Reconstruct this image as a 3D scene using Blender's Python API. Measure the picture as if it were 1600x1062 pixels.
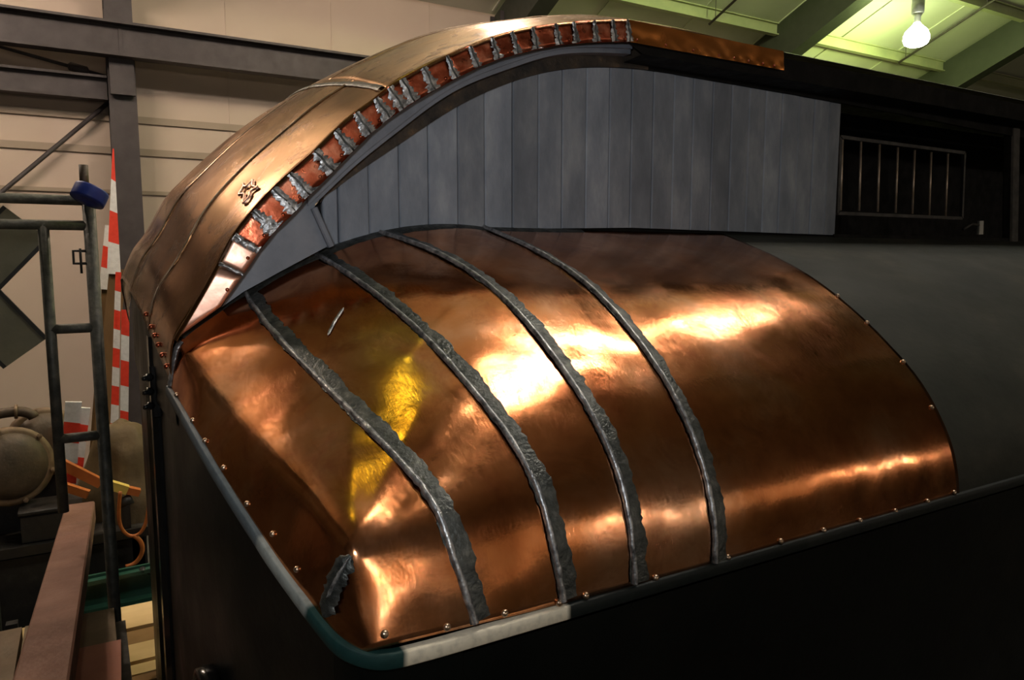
import bpy, math, random
import numpy as np
from mathutils import Vector, Matrix, noise
from mathutils.bvhtree import BVHTree

for o in list(bpy.data.objects): bpy.data.objects.remove(o)
random.seed(7); rng = np.random.default_rng(7)
scn = bpy.context.scene; col = scn.collection
H = 3.6                       # camera height above the workshop floor; all numbers below are relative to the camera

# ------------------------------------------------------------------ camera
F = 1149.0; PIT = math.radians(6.5); YAW = math.radians(60)
cd = bpy.data.cameras.new('camera'); cam = bpy.data.objects.new('camera', cd); col.objects.link(cam)
cd.sensor_width = 36; cd.lens = F / 1600 * 36; cd.clip_start = .02; cd.clip_end = 200
D = np.array([math.cos(YAW)*math.cos(PIT), math.sin(YAW)*math.cos(PIT), -math.sin(PIT)])
R = np.array([math.sin(YAW), -math.cos(YAW), 0]); U = np.cross(R, D)
cam.matrix_world = Matrix(((R[0],U[0],-D[0],0),(R[1],U[1],-D[1],0),(R[2],U[2],-D[2],H),(0,0,0,1)))
scn.camera = cam
def ray(px, py): return D + R*(px-800)/F - U*(py-531)/F
def PX(px, py, X): v = ray(px, py); return v*X/v[0]
def PY(px, py, Y): v = ray(px, py); return v*Y/v[1]
def PZ(px, py, Z): v = ray(px, py); return v*Z/v[2]
def PD(px, py, d): return ray(px, py)*d          # d metres in front of the camera

# ------------------------------------------------------------------ world, exposure, the photographer's flash
w = bpy.data.worlds.new('world'); scn.world = w; w.use_nodes = True
w.node_tree.nodes['Background'].inputs[0].default_value = (.02,.02,.02,1)
w.node_tree.nodes['Background'].inputs[1].default_value = .3
scn.view_settings.view_transform = 'Standard'; scn.view_settings.look = 'None'
scn.view_settings.gamma = 1; scn.view_settings.use_curve_mapping = False
scn.view_settings.exposure = 0.0
def light(name, kind, loc, energy, color, size=.1, rot=None):
    l = bpy.data.lights.new(name, kind); o = bpy.data.objects.new(name, l); col.objects.link(o)
    o.location = (loc[0], loc[1], loc[2]+H); l.energy = energy; l.color = color
    if kind in ('POINT','SPOT'): l.shadow_soft_size = size
    if rot is not None: o.rotation_euler = rot
    return o
fl = light('camera_flash', 'SPOT', (-.12,.02,.16), 34, (.95,.97,1), .05)
fl.data.spot_size = math.radians(95); fl.data.spot_blend = .8
fl.rotation_euler = Vector((.36,.9,.04)).to_track_quat('-Z','Y').to_euler()

# ------------------------------------------------------------------ materials
MATS = {}
def newmat(name):
    m = bpy.data.materials.new(name); m.use_nodes = True; MATS[name] = m
    nt = m.node_tree; b = nt.nodes['Principled BSDF']
    return m, nt, b
def nn(nt, t, **kw):
    n = nt.nodes.new(t)
    for k, v in kw.items(): setattr(n, k, v)
    return n
def c4(c): return (c[0], c[1], c[2], 1)
def mat(name, colors, rough=(.4,.6), metal=0., scale=8., bump=0., bscale=60., detail=5, stretch=(1,1,1), rnd=0., spec=.5, coat=0.):
    """noise-mixed colours (list of (position, colour)), noise roughness, fine bump"""
    m, nt, b = newmat(name); L = nt.links
    tc = nn(nt,'ShaderNodeTexCoord'); mp = nn(nt,'ShaderNodeMapping'); mp.inputs['Scale'].default_value = stretch
    geo = nn(nt,'ShaderNodeNewGeometry'); L.new(geo.outputs['Position'], mp.inputs['Vector'])
    n1 = nn(nt,'ShaderNodeTexNoise'); n1.inputs['Scale'].default_value = scale; n1.inputs['Detail'].default_value = detail
    n1.inputs['Roughness'].default_value = .6; L.new(mp.outputs[0], n1.inputs['Vector'])
    cr = nn(nt,'ShaderNodeValToRGB'); L.new(n1.outputs['Fac'], cr.inputs['Fac'])
    el = cr.color_ramp.elements
    while len(el) < len(colors): el.new(.5)
    for e, (p, c) in zip(el, colors): e.position = p; e.color = c4(c)
    out = cr.outputs['Color']
    if rnd:
        oi = nn(nt,'ShaderNodeObjectInfo'); mr = nn(nt,'ShaderNodeMapRange')
        mr.inputs['To Min'].default_value = 1-rnd; mr.inputs['To Max'].default_value = 1+rnd
        L.new(oi.outputs['Random'], mr.inputs['Value'])
        mx = nn(nt,'ShaderNodeVectorMath', operation='SCALE'); L.new(out, mx.inputs[0]); L.new(mr.outputs[0], mx.inputs['Scale'])
        out = mx.outputs[0]
    L.new(out, b.inputs['Base Color'])
    n2 = nn(nt,'ShaderNodeTexNoise'); n2.inputs['Scale'].default_value = scale*1.7; n2.inputs['Detail'].default_value = 3
    L.new(mp.outputs[0], n2.inputs['Vector'])
    mr2 = nn(nt,'ShaderNodeMapRange'); mr2.inputs['From Min'].default_value=.3; mr2.inputs['From Max'].default_value=.7
    mr2.inputs['To Min'].default_value=rough[0]; mr2.inputs['To Max'].default_value=rough[1]
    L.new(n2.outputs['Fac'], mr2.inputs['Value']); L.new(mr2.outputs[0], b.inputs['Roughness'])
    b.inputs['Metallic'].default_value = metal; b.inputs['Specular IOR Level'].default_value = spec
    b.inputs['Coat Weight'].default_value = coat
    if bump:
        n3 = nn(nt,'ShaderNodeTexNoise'); n3.inputs['Scale'].default_value = bscale; n3.inputs['Detail'].default_value = 4
        L.new(mp.outputs[0], n3.inputs['Vector'])
        bp = nn(nt,'ShaderNodeBump'); bp.inputs['Strength'].default_value = bump; bp.inputs['Distance'].default_value = .01
        L.new(n3.outputs['Fac'], bp.inputs['Height']); L.new(bp.outputs[0], b.inputs['Normal'])
    return m
def worn_copper(name, colors, rough, scale, stain, amount, streak):
    m=mat(name, colors, rough, 1, scale, .015, 90); nt=m.node_tree; L=nt.links; b=nt.nodes['Principled BSDF']
    geo=nn(nt,'ShaderNodeNewGeometry'); src=b.inputs['Base Color'].links[0].from_socket
    n=nn(nt,'ShaderNodeTexNoise'); n.inputs['Scale'].default_value=scale*2.2; n.inputs['Detail'].default_value=9; n.inputs['Roughness'].default_value=.68; n.inputs['Distortion'].default_value=.8
    L.new(geo.outputs['Position'],n.inputs['Vector'])
    cr=nn(nt,'ShaderNodeValToRGB'); cr.color_ramp.elements[0].position=.50; cr.color_ramp.elements[0].color=(0,0,0,1); cr.color_ramp.elements[1].position=.68; cr.color_ramp.elements[1].color=(amount,)*3+(1,)
    L.new(n.outputs['Fac'],cr.inputs['Fac'])
    mx=nn(nt,'ShaderNodeMix',data_type='RGBA'); L.new(cr.outputs['Color'],mx.inputs['Factor']); L.new(src,mx.inputs[6]); mx.inputs[7].default_value=c4(stain); L.new(mx.outputs[2],b.inputs['Base Color'])
    rs=b.inputs['Roughness'].links[0].from_socket; ma=nn(nt,'ShaderNodeMath',operation='MULTIPLY_ADD'); L.new(cr.outputs['Color'],ma.inputs[0]); ma.inputs[1].default_value=.12; L.new(rs,ma.inputs[2])
    # fine rubbed streaks
    mp=nn(nt,'ShaderNodeMapping'); mp.inputs['Scale'].default_value=streak; L.new(geo.outputs['Position'],mp.inputs['Vector'])
    n2=nn(nt,'ShaderNodeTexNoise'); n2.inputs['Scale'].default_value=10; n2.inputs['Detail'].default_value=6; L.new(mp.outputs[0],n2.inputs['Vector'])
    ma2=nn(nt,'ShaderNodeMath',operation='MULTIPLY_ADD'); L.new(n2.outputs['Fac'],ma2.inputs[0]); ma2.inputs[1].default_value=.16; L.new(ma.outputs[0],ma2.inputs[2])
    sb=nn(nt,'ShaderNodeMath',operation='SUBTRACT'); L.new(ma2.outputs[0],sb.inputs[0]); sb.inputs[1].default_value=.08; L.new(sb.outputs[0],b.inputs['Roughness'])
    bp=nn(nt,'ShaderNodeBump'); bp.inputs['Strength'].default_value=.018; bp.inputs['Distance'].default_value=.004; L.new(n2.outputs['Fac'],bp.inputs['Height'])
    old=b.inputs['Normal'].links[0].from_socket; L.new(old,bp.inputs['Normal']); L.new(bp.outputs[0],b.inputs['Normal'])
worn_copper('copper', [(.27,(.40,.11,.033)),(.5,(.69,.275,.108)),(.72,(.87,.48,.29))], (.11,.20), 4, (.30,.085,.035), .6, (30,6,6))
worn_copper('copper_hood', [(.28,(.20,.085,.038)),(.5,(.43,.222,.098)),(.75,(.66,.385,.20))], (.17,.26), 4, (.07,.032,.016), 1.0, (6,30,6))
mat('copper_red', [(.3,(.22,.045,.02)),(.5,(.40,.10,.05)),(.7,(.60,.24,.15))], (.25,.4), 1, 30, .08, 120)
mat('copper_new', [(.3,(.70,.39,.28)),(.6,(.82,.50,.38))], (.38,.48), 1, 10, .05, 60)
mat('copper_strip', [(.3,(.72,.25,.055)),(.7,(.82,.32,.09))], (.22,.28), 1, 6, .02, 50)
mat('solder', [(.32,(.10,.105,.11)),(.5,(.36,.365,.37)),(.68,(.66,.65,.64))], (.28,.5), .85, 60, .2, 160)
mat('solder_dark', [(.3,(.035,.04,.038)),(.55,(.09,.095,.088)),(.75,(.18,.18,.16))], (.3,.55), .75, 40, .3, 140)
mat('seam_bright', [(.3,(.25,.16,.09)),(.7,(.55,.42,.30))], (.3,.5), .9, 50)
mat('rivet_metal', [(.3,(.42,.28,.18)),(.6,(.62,.48,.36))], (.25,.4), 1, 60)
mat('board_primer', [(.3,(.15,.172,.205)),(.5,(.205,.23,.268)),(.72,(.31,.335,.365))], (.5,.65), 0, 7, .1, 60, stretch=(2,2,.8), rnd=.24)
mat('trim_primer', [(.3,(.12,.135,.16)),(.6,(.19,.205,.235))], (.5,.65), 0, 10, .1, 60)
mat('plate_primer', [(.3,(.12,.14,.17)),(.5,(.17,.19,.22)),(.72,(.23,.245,.27))], (.45,.6), 0, 9, .06, 60)
mat('liner_rust', [(.35,(.012,.011,.010)),(.6,(.05,.035,.022)),(.75,(.16,.09,.04))], (.6,.8), 0, 18, .3, 70)
mat('black_wood', [(.3,(.0015,.0015,.0015)),(.7,(.0045,.004,.0035))], (.6,.8), 0, 12, .15, 50, spec=.2)
mat('deck_primer', [(.3,(.024,.029,.025)),(.55,(.040,.043,.035)),(.66,(.062,.062,.048)),(.74,(.20,.19,.15))], (.6,.75), 0, 3.5, .12, 40, stretch=(.6,1,1), spec=.25)
mat('green_black', [(.3,(.0018,.0028,.0024)),(.6,(.004,.0052,.0044)),(.8,(.012,.010,.007))], (.3,.5), 0, 4, .05, 60, spec=.14)
mat('black_gloss', [(.3,(.004,.004,.004)),(.7,(.01,.01,.01))], (.12,.22), 0, 20)
mat('steel_dark', [(.3,(.034,.027,.028)),(.7,(.056,.046,.047))], (.5,.65), 0, 5, .05, 30)
mat('steel_rafter', [(.3,(.036,.040,.030)),(.7,(.048,.052,.04))], (.5,.65), 0, 5)
mat('purlin', [(.3,(.36,.38,.24)),(.7,(.48,.48,.30))], (.5,.7), 0, 3)
mat('wall_liner', [(.3,(.50,.40,.32)),(.7,(.56,.46,.37))], (.6,.8), 0, .5, .05, 6)
mat('girt_paint', [(.3,(.30,.24,.18)),(.7,(.36,.29,.22))], (.6,.8), 0, .5)
mat('roof_liner', [(.3,(.58,.58,.48)),(.7,(.68,.67,.56))], (.6,.8), 0, .6, .1, 4)
mat('dark_liner', [(.3,(.10,.09,.08)),(.7,(.15,.13,.11))], (.7,.9), 0, .6)
mat('concrete', [(.3,(.06,.055,.05)),(.7,(.10,.095,.085))], (.6,.8), 0, 1.2, .1, 20)
mat('pipe_paint', [(.3,(.035,.036,.030)),(.55,(.075,.075,.060)),(.75,(.13,.12,.09))], (.45,.7), .2, 22, .25, 60)
mat('lens_grey', [(.3,(.10,.11,.15)),(.7,(.14,.15,.20))], (.2,.3), 0, 20)
mat('blue_tape', [(.3,(.008,.02,.16)),(.7,(.015,.04,.24))], (.4,.5), 0, 20)
mat('red_tape', [(.3,(.75,.045,.02)),(.7,(.9,.07,.035))], (.35,.5), 0, 20)
mat('white_tape', [(.3,(.72,.72,.70)),(.6,(.86,.86,.84))], (.35,.5), 0, 30)
mat('wood_brown', [(.3,(.12,.065,.022)),(.7,(.20,.11,.04))], (.55,.75), 0, 6, .15, 40, stretch=(1,1,.2))
mat('lumber', [(.3,(.62,.43,.20)),(.7,(.76,.56,.29))], (.5,.7), 0, 5, .1, 40, stretch=(.2,1,3))
mat('lumber_dark', [(.3,(.22,.12,.035)),(.7,(.30,.17,.06))], (.5,.7), 0, 5)
mat('red_timber', [(.3,(.20,.095,.065)),(.55,(.27,.135,.095)),(.75,(.34,.18,.13))], (.5,.7), 0, 5, .15, 50)
mat('plank', [(.3,(.15,.105,.06)),(.55,(.21,.15,.09)),(.75,(.27,.20,.13))], (.6,.8), 0, 5, .2, 40)
mat('pink_board', [(.3,(.36,.14,.09)),(.7,(.46,.20,.13))], (.6,.8), 0, 6)
mat('green_steel', [(.3,(.012,.055,.038)),(.7,(.025,.09,.06))], (.3,.5), 0, 6)
mat('drum_brown', [(.3,(.055,.038,.022)),(.6,(.10,.07,.042)),(.8,(.16,.11,.07))], (.45,.65), .2, 9, .15, 50)
mat('rim_brown', [(.3,(.14,.09,.05)),(.7,(.24,.16,.09))], (.45,.65), .2, 12, .15, 50)
mat('tarp', [(.3,(.07,.045,.015)),(.6,(.12,.08,.03)),(.8,(.18,.125,.05))], (.6,.8), 0, 5, .3, 30)
mat('orange', [(.3,(.40,.11,.02)),(.7,(.52,.16,.035))], (.4,.6), 0, 10)
mat('yellow', [(.3,(.70,.52,.10)),(.7,(.80,.62,.16))], (.4,.6), 0, 10)
mat('machine_dark', [(.3,(.012,.011,.010)),(.6,(.025,.022,.018)),(.8,(.06,.05,.04))], (.5,.7), .1, 8, .2, 40)
mat('cross_board', [(.3,(.13,.125,.08)),(.7,(.18,.17,.11))], (.5,.7), 0, 6, .1, 40)
mat('cross_edge', [(.3,(.012,.012,.010)),(.7,(.02,.02,.016))], (.5,.7), 0, 6)
mat('bar_metal', [(.3,(.40,.30,.20)),(.6,(.62,.50,.38))], (.35,.5), .6, 30)
mat('frame_grey', [(.3,(.03,.03,.03)),(.7,(.07,.065,.06))], (.4,.6), .4, 20)
mat('galvanised', [(.3,(.35,.35,.33)),(.7,(.5,.5,.47))], (.35,.5), .7, 14)
# drip rail: cream wood where the paint is worn through, teal paint at the corner, dark paint further on (fixed to the rail)
m, nt, b = newmat('drip_paint'); L = nt.links
vc = nn(nt,'ShaderNodeVertexColor'); vc.layer_name = 'paint'; geo = nn(nt,'ShaderNodeNewGeometry')
n1 = nn(nt,'ShaderNodeTexNoise'); n1.inputs['Scale'].default_value = 70; n1.inputs['Detail'].default_value = 5
L.new(geo.outputs['Position'], n1.inputs['Vector'])
mx = nn(nt,'ShaderNodeMix', data_type='RGBA', blend_type='MULTIPLY'); mx.inputs['Factor'].default_value = .35
cr = nn(nt,'ShaderNodeValToRGB'); cr.color_ramp.elements[0].position=.3; cr.color_ramp.elements[0].color=(.35,.35,.35,1); cr.color_ramp.elements[1].position=.55
L.new(n1.outputs['Fac'], cr.inputs['Fac']); L.new(vc.outputs['Color'], mx.inputs[6]); L.new(cr.outputs['Color'], mx.inputs[7])
L.new(mx.outputs[2], b.inputs['Base Color']); b.inputs['Roughness'].default_value = .55; b.inputs['Specular IOR Level'].default_value = .2
def emat(name, color, strength):
    m, nt, b = newmat(name); b.inputs['Base Color'].default_value = c4(color)
    b.inputs['Emission Color'].default_value = c4(color); b.inputs['Emission Strength'].default_value = strength
emat('bulb_green', (.93,1,.70), 30); emat('bulb_warm', (1,.86,.68), 40); emat('added_bulb_dim', (.52,.66,.02), 1.7); emat('added_bulb_front', (1,.86,.68), 14); emat('added_tube', (1,.93,.85), 60); emat('added_tube_dim', (1,.82,.62), 22)  # dim, front and tube emitters belong to added unseen lamps

# ------------------------------------------------------------------ mesh helpers (coordinates relative to the camera, z + H on output)
ORG = {}
def link(o, parent, org):
    col.objects.link(o); ORG[o.name] = np.array(org, float)
    if parent is not None:
        o.parent = parent; p = ORG[parent.name]; o.location = Vector(org) - Vector(p)
    else: o.location = (org[0], org[1], org[2]+H)
def tag(o, label, cat, group=None):
    o['label'] = label; o['category'] = cat
    if group: o['group'] = group
    return o
def empty(name, loc, label=None, cat=None, group=None):
    o = bpy.data.objects.new(name, None); o.empty_display_size = .1; link(o, None, loc)
    if label: tag(o, label, cat, group)
    return o
def mesh(name, V, Fc, m, parent=None, smooth=True, midx=None, kind=None):
    V = np.array(V, float).reshape(-1,3); org = (V.min(0)+V.max(0))/2; org[2] = V[:,2].min()
    me = bpy.data.meshes.new(name); me.from_pydata([tuple(p) for p in V-org], [], [tuple(int(i) for i in f) for f in Fc])
    for mm in (m if isinstance(m,(list,tuple)) else [m]): me.materials.append(MATS[mm])
    if midx is not None: me.polygons.foreach_set('material_index', list(midx))
    me.polygons.foreach_set('use_smooth', [smooth]*len(me.polygons)); me.update()
    o = bpy.data.objects.new(name, me); link(o, parent, org)
    if kind: o['kind'] = kind
    return o
class MB:
    def __init__(s): s.V=[]; s.F=[]; s.M=[]
    def add(s, V, Fc, mi=0):
        n=len(s.V); s.V += [np.array(v,float) for v in V]; s.F += [[i+n for i in f] for f in Fc]; s.M += [mi]*len(Fc); return s
    def build(s, name, m, parent=None, smooth=False, kind=None): return mesh(name, s.V, s.F, m, parent, smooth, s.M, kind)
def unit(v): v=np.array(v,float); return v/np.linalg.norm(v)
def frame(d, up=(0,0,1)):
    d=unit(d); s=np.cross(d,up)
    if np.linalg.norm(s)<1e-4: s=np.cross(d,(0,1,0))
    s=unit(s); return d, s, np.cross(s,d)
BOXF=[(0,1,3,2),(4,6,7,5),(0,2,6,4),(1,5,7,3),(0,4,5,1),(2,3,7,6)]
def prism(poly, p0, p1, up=(0,0,1)):
    """extrude a 2-D outline (side, up) from p0 to p1"""
    d,s,u = frame(np.array(p1)-np.array(p0), up); n=len(poly)
    V=[np.array(p0)+s*a+u*b_ for a,b_ in poly]+[np.array(p1)+s*a+u*b_ for a,b_ in poly]
    Fc=[(i,(i+1)%n,n+(i+1)%n,n+i) for i in range(n)]+[tuple(range(n-1,-1,-1)),tuple(range(n,2*n))]
    return V,Fc
def rect(w,h): return [(-w/2,-h/2),(w/2,-h/2),(w/2,h/2),(-w/2,h/2)]
def bevrect(w,h,b): return [(-w/2+b,-h/2),(w/2-b,-h/2),(w/2,-h/2+b),(w/2,h/2-b),(w/2-b,h/2),(-w/2+b,h/2),(-w/2,h/2-b),(-w/2,-h/2+b)]
def ibeam(w,h,tf,tw): return [(-w/2,-h/2),(w/2,-h/2),(w/2,-h/2+tf),(tw/2,-h/2+tf),(tw/2,h/2-tf),(w/2,h/2-tf),(w/2,h/2),(-w/2,h/2),(-w/2,h/2-tf),(-tw/2,h/2-tf),(-tw/2,-h/2+tf),(-w/2,-h/2+tf)]
def tube(path, r, n=12, closed=False):
    P=[np.array(p,float) for p in path]; k=len(P); V=[]; Fc=[]
    rr = r if hasattr(r,'__len__') else [r]*k
    u0=None
    for i in range(k):
        a=P[(i-1)%k] if (closed or i>0) else P[i]; b_=P[(i+1)%k] if (closed or i<k-1) else P[i]
        d=unit(b_-a)
        if u0 is None: _,s,u=frame(d, (0.13,0.31,.95))
        else:
            s=np.cross(d,u0); s=unit(s); u=np.cross(s,d)
        u0=u
        V += [P[i]+rr[i]*(math.cos(t)*s+math.sin(t)*u) for t in np.arange(n)*2*math.pi/n]
    for i in range(k if closed else k-1):
        j=(i+1)%k
        Fc += [(i*n+q, i*n+(q+1)%n, j*n+(q+1)%n, j*n+q) for q in range(n)]
    if not closed: Fc += [tuple(range(n-1,-1,-1)), tuple((k-1)*n+q for q in range(n))]
    return V,Fc
def lathe(prof, base, axis=(0,0,1), n=24):
    """prof: list of (radius, height along axis)"""
    d,s,u=frame(axis, (0.1,0.2,1) if abs(unit(axis)[2])<.9 else (0,1,0)); V=[];Fc=[]
    for rr,h in prof: V += [np.array(base)+d*h+rr*(math.cos(t)*s+math.sin(t)*u) for t in np.arange(n)*2*math.pi/n]
    for i in range(len(prof)-1): Fc += [(i*n+q,i*n+(q+1)%n,(i+1)*n+(q+1)%n,(i+1)*n+q) for q in range(n)]
    Fc += [tuple(range(n-1,-1,-1)), tuple((len(prof)-1)*n+q for q in range(n))]
    return V,Fc
def gridfaces(a,b_): return [(i*b_+j,(i+1)*b_+j,(i+1)*b_+j+1,i*b_+j+1) for i in range(a-1) for j in range(b_-1)]
def one(name, VF, m, parent=None, smooth=False): return mesh(name, VF[0], VF[1], m, parent, smooth)
def curve(pts, n=None):
    """smooth interpolation through points (chord-length Catmull-Rom); returns f(t), t in 0..1, and n samples if asked"""
    P=np.array(pts,float); P=P[np.r_[True,np.linalg.norm(np.diff(P,axis=0),axis=1)>1e-5]]; d=np.r_[0,np.cumsum(np.linalg.norm(np.diff(P,axis=0),axis=1)**.5)]; d/=d[-1]
    # natural cubic spline
    k=len(P); h=np.diff(d); A=np.eye(k); B=np.zeros_like(P)
    for i in range(1,k-1):
        A[i,i-1]=h[i-1];A[i,i]=2*(h[i-1]+h[i]);A[i,i+1]=h[i]
        B[i]=6*((P[i+1]-P[i])/h[i]-(P[i]-P[i-1])/h[i-1])
    M=np.linalg.solve(A,B)
    def f(t):
        t=np.atleast_1d(np.asarray(t,float)); i=np.clip(np.searchsorted(d,t,side='right')-1,0,k-2); hh=h[i][:,None]
        a=(d[i+1]-t)[:,None]; b_=(t-d[i])[:,None]
        return M[i]*a**3/(6*hh)+M[i+1]*b_**3/(6*hh)+(P[i]/hh-M[i]*hh/6)*a+(P[i+1]/hh-M[i+1]*hh/6)*b_
    # reparametrise by arc length
    tt=np.linspace(0,1,400); Q=f(tt); s=np.r_[0,np.cumsum(np.linalg.norm(np.diff(Q,axis=0),axis=1))]; s/=s[-1]
    g=lambda a: f(np.interp(np.atleast_1d(a),s,tt))
    return g if n is None else g(np.linspace(0,1,n))
def structure(o): o['kind']='structure'; return o
# shared small meshes
def shared(name, VF, m):
    me=bpy.data.meshes.new(name); me.from_pydata([tuple(v) for v in VF[0]],[],[tuple(f) for f in VF[1]]); me.materials.append(MATS[m])
    me.polygons.foreach_set('use_smooth',[True]*len(me.polygons)); return me
dome=[(1,-.3),(1,0),(.92,.32),(.7,.58),(.4,.75),(.02,.8)]
RIVET=shared('rivet', lathe(dome,(0,0,0),(0,0,1),10),'rivet_metal')
NAIL=shared('nail', lathe(dome,(0,0,0),(0,0,1),8),'copper_red')
def stud(name, me, parent, p, nrm, r):
    o=bpy.data.objects.new(name, me); link(o,parent,p); o.scale=(r,r,r); o.rotation_euler=Vector(nrm).to_track_quat('Z','Y').to_euler(); return o

# ================================================================== THE BUILDING
YW=11.3; ZW=PY(800,28,YW)[2]; SL=.40; YR=0.0; ZR=ZW+SL*(YW-YR)          # far wall, eave height, roof slope, ridge
XA,XB=-16,34; YN=-12; ZN=ZR-SL*(YR-YN)
def quadwall(name, pts, m, th):
    P=[np.array(p,float) for p in pts]; n=unit(np.cross(P[1]-P[0],P[3]-P[0]))*th
    return structure(mesh(name, P+[p+n for p in P], [(0,1,2,3),(7,6,5,4),(0,4,5,1),(1,5,6,2),(2,6,7,3),(3,7,4,0)], m, None, False))
quadwall('floor', [(XA,YN,-H),(XA,YW,-H),(XB,YW,-H),(XB,YN,-H)], 'concrete', .1)
wb=quadwall('wall_back', [(XA,YW,-H),(XA,YW,ZW+.05),(XB,YW,ZW+.05),(XB,YW,-H)], 'wall_liner', .1)
quadwall('wall_front', [(XA,YN,-H),(XA,YN,ZN+.05),(XB,YN,ZN+.05),(XB,YN,-H)], 'wall_liner', -.1)
for nm,x,t in (('wall_left',XA,.1),('wall_right',XB,-.1)):
    V=[(x,YN,-H),(x,YW,-H),(x,YW,ZW),(x,YR,ZR),(x,YN,ZN)]; V2=[(x-t,a,b_) for _,a,b_ in V]
    structure(mesh(nm, V+V2, [(0,1,2,3,4),(9,8,7,6,5)]+[(i,(i+1)%5,5+(i+1)%5,5+i) for i in range(5)], 'dark_liner', None, False))
ce=quadwall('ceiling', [(XA,YW+.1,ZW-.04),(XA,YR,ZR),(XB,YR,ZR),(XB,YW+.1,ZW-.04)], 'roof_liner', .08)
quadwall('ceiling_near', [(XA,YR,ZR),(XA,YN-.1,ZN-.04),(XB,YN-.1,ZN-.04),(XB,YR,ZR)], 'dark_liner', .08)
structure(one('dark_reflection_panel',prism(rect(.06,H+.5),(XA+.2,YN+.04,(.5-H)/2),(XB-.2,YN+.04,(.5-H)/2)),'dark_liner'))  # added unseen dark panel, darkens the copper's reflection below its bright line
def roofz(y): return ZW+SL*(YW-y)
# liner seams across the far roof slope are shallow battens
for i in range(9):
    x=4.2+i*1.9
    structure(one('trim_1', prism(rect(.03,.02),(x,YW-.1,roofz(YW-.1)-.02),(x,YR+.2,roofz(YR+.2)-.02)),'roof_liner',ce))
# purlins along the roof
for i,y in enumerate((10.2,8.55,6.9,5.25,3.6,1.95)):
    z=roofz(y)-.14
    structure(one('purlin', prism(ibeam(.12,.22,.02,.02),(XA,y,z),(XB,y,z)),'purlin',ce))
# rigid frames: column with haunch, tapered rafter
FX=[-5.0,.54,6.25,11.85,17.4,23.0]
for i,x in enumerate(FX):
    e=empty('roof_frame',(x,YW-.2,-H)); e['kind']='structure'
    one('column', prism(ibeam(.32,.36,.022,.03),(x,YW-.2,-H),(x,YW-.2,ZW-.05),(0,1,0)),'steel_dark',e)
    y0,y1=YW-.05,YR
    V=[];
    for sx in (-.09,.09):
        V+= [(x+sx,y0,roofz(y0)-.06),(x+sx,y1,roofz(y1)-.06),(x+sx,y1,roofz(y1)-.62),(x+sx,y0,roofz(y0)-.85)]
    one('rafter',(V,[(0,1,2,3),(7,6,5,4)]+[(k,(k+1)%4,4+(k+1)%4,4+k) for k in range(4)]),'steel_rafter',e)
    one('flange', prism(rect(.32,.025),(x,y0,roofz(y0)-.855),(x,y1,roofz(y1)-.625)),'steel_rafter',e)
# crane girder on the columns
gz=PY(100,52,YW-.55)[2]
g=empty('crane_girder',(5,YW-.55,gz)); tag(g,'dark steel girder running along the beige wall across the columns','girder')
one('web', prism(rect(.02,.36),(XA+.2,YW-.55,gz),(XB-.2,YW-.55,gz)),'steel_dark',g)
one('top_flange', prism(rect(.26,.03),(XA+.2,YW-.55,gz+.19),(XB-.2,YW-.55,gz+.19)),'steel_dark',g)
one('bottom_flange', prism(rect(.2,.03),(XA+.2,YW-.55,gz-.19),(XB-.2,YW-.55,gz-.19)),'steel_dark',g)
for x in FX[:3]: one('splice_plate', prism(rect(.012,.34),(x-.02,YW-.565,gz),(x+.02,YW-.565,gz)),'steel_dark',g); one('bracket', prism(rect(.08,.45),(x-.14,YW-.45,gz-.42),(x+.14,YW-.45,gz-.42)),'steel_dark',g)
# wall girts
for k,(py,hh) in enumerate(((192,.09),(241,.09),(303,.05))):
    p=PY(280,py,YW-.05)
    structure(one('girt', prism(rect(.03,hh),(XA+.2,YW-.016,p[2]),(XB-.2 if k<2 else 3.2,YW-.016,p[2])),'girt_paint',wb))
p=PY(80,128,YW-.2)
e=one('wall_beam', prism(ibeam(.2,.30,.03,.04),(-5.0+.2,YW-.25,p[2]-.03),(.54-.17,YW-.25,p[2]-.03)),'steel_dark'); tag(e,'short steel beam beneath the girder ending against the steel column','beam')
# sheet joints of the wall liner
for x in (-3.1,-1.5,1.9,3.4,5.0): structure(one('trim_2', prism(rect(.02,.012),(x,YW-.004,-2),(x,YW-.004,ZW)),'wall_liner',wb))
# tie rods of the wall bracing
def rod(name,p0,p1,r,m,label,cat,buckle=None):
    e=empty(name,p0,label,cat); one('rod',tube([p0,p1],r,8),m,e,True)
    if buckle:
        q0=np.array(p0)+(np.array(p1)-p0)*buckle[0]; q1=np.array(p0)+(np.array(p1)-p0)*buckle[1]
        one('turnbuckle',tube([q0,q0*.9+q1*.1,q0*.1+q1*.9,q1],[r*1.2,r*2.6,r*2.6,r*1.2],8),m,e,True)
    return e
rod('brace_rod',PY(-300,-12,YW-.12),PY(171,121,YW-.12),.022,'steel_dark','thin dark brace rod with turnbuckle running up from the steel column','rod',(.84,.92))
rod('brace_rod',PY(172,158,YW-.12),PY(-260,520,YW-.12),.028,'steel_dark','straight dark brace rod running down from the steel column behind the scaffold','rod')
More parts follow.
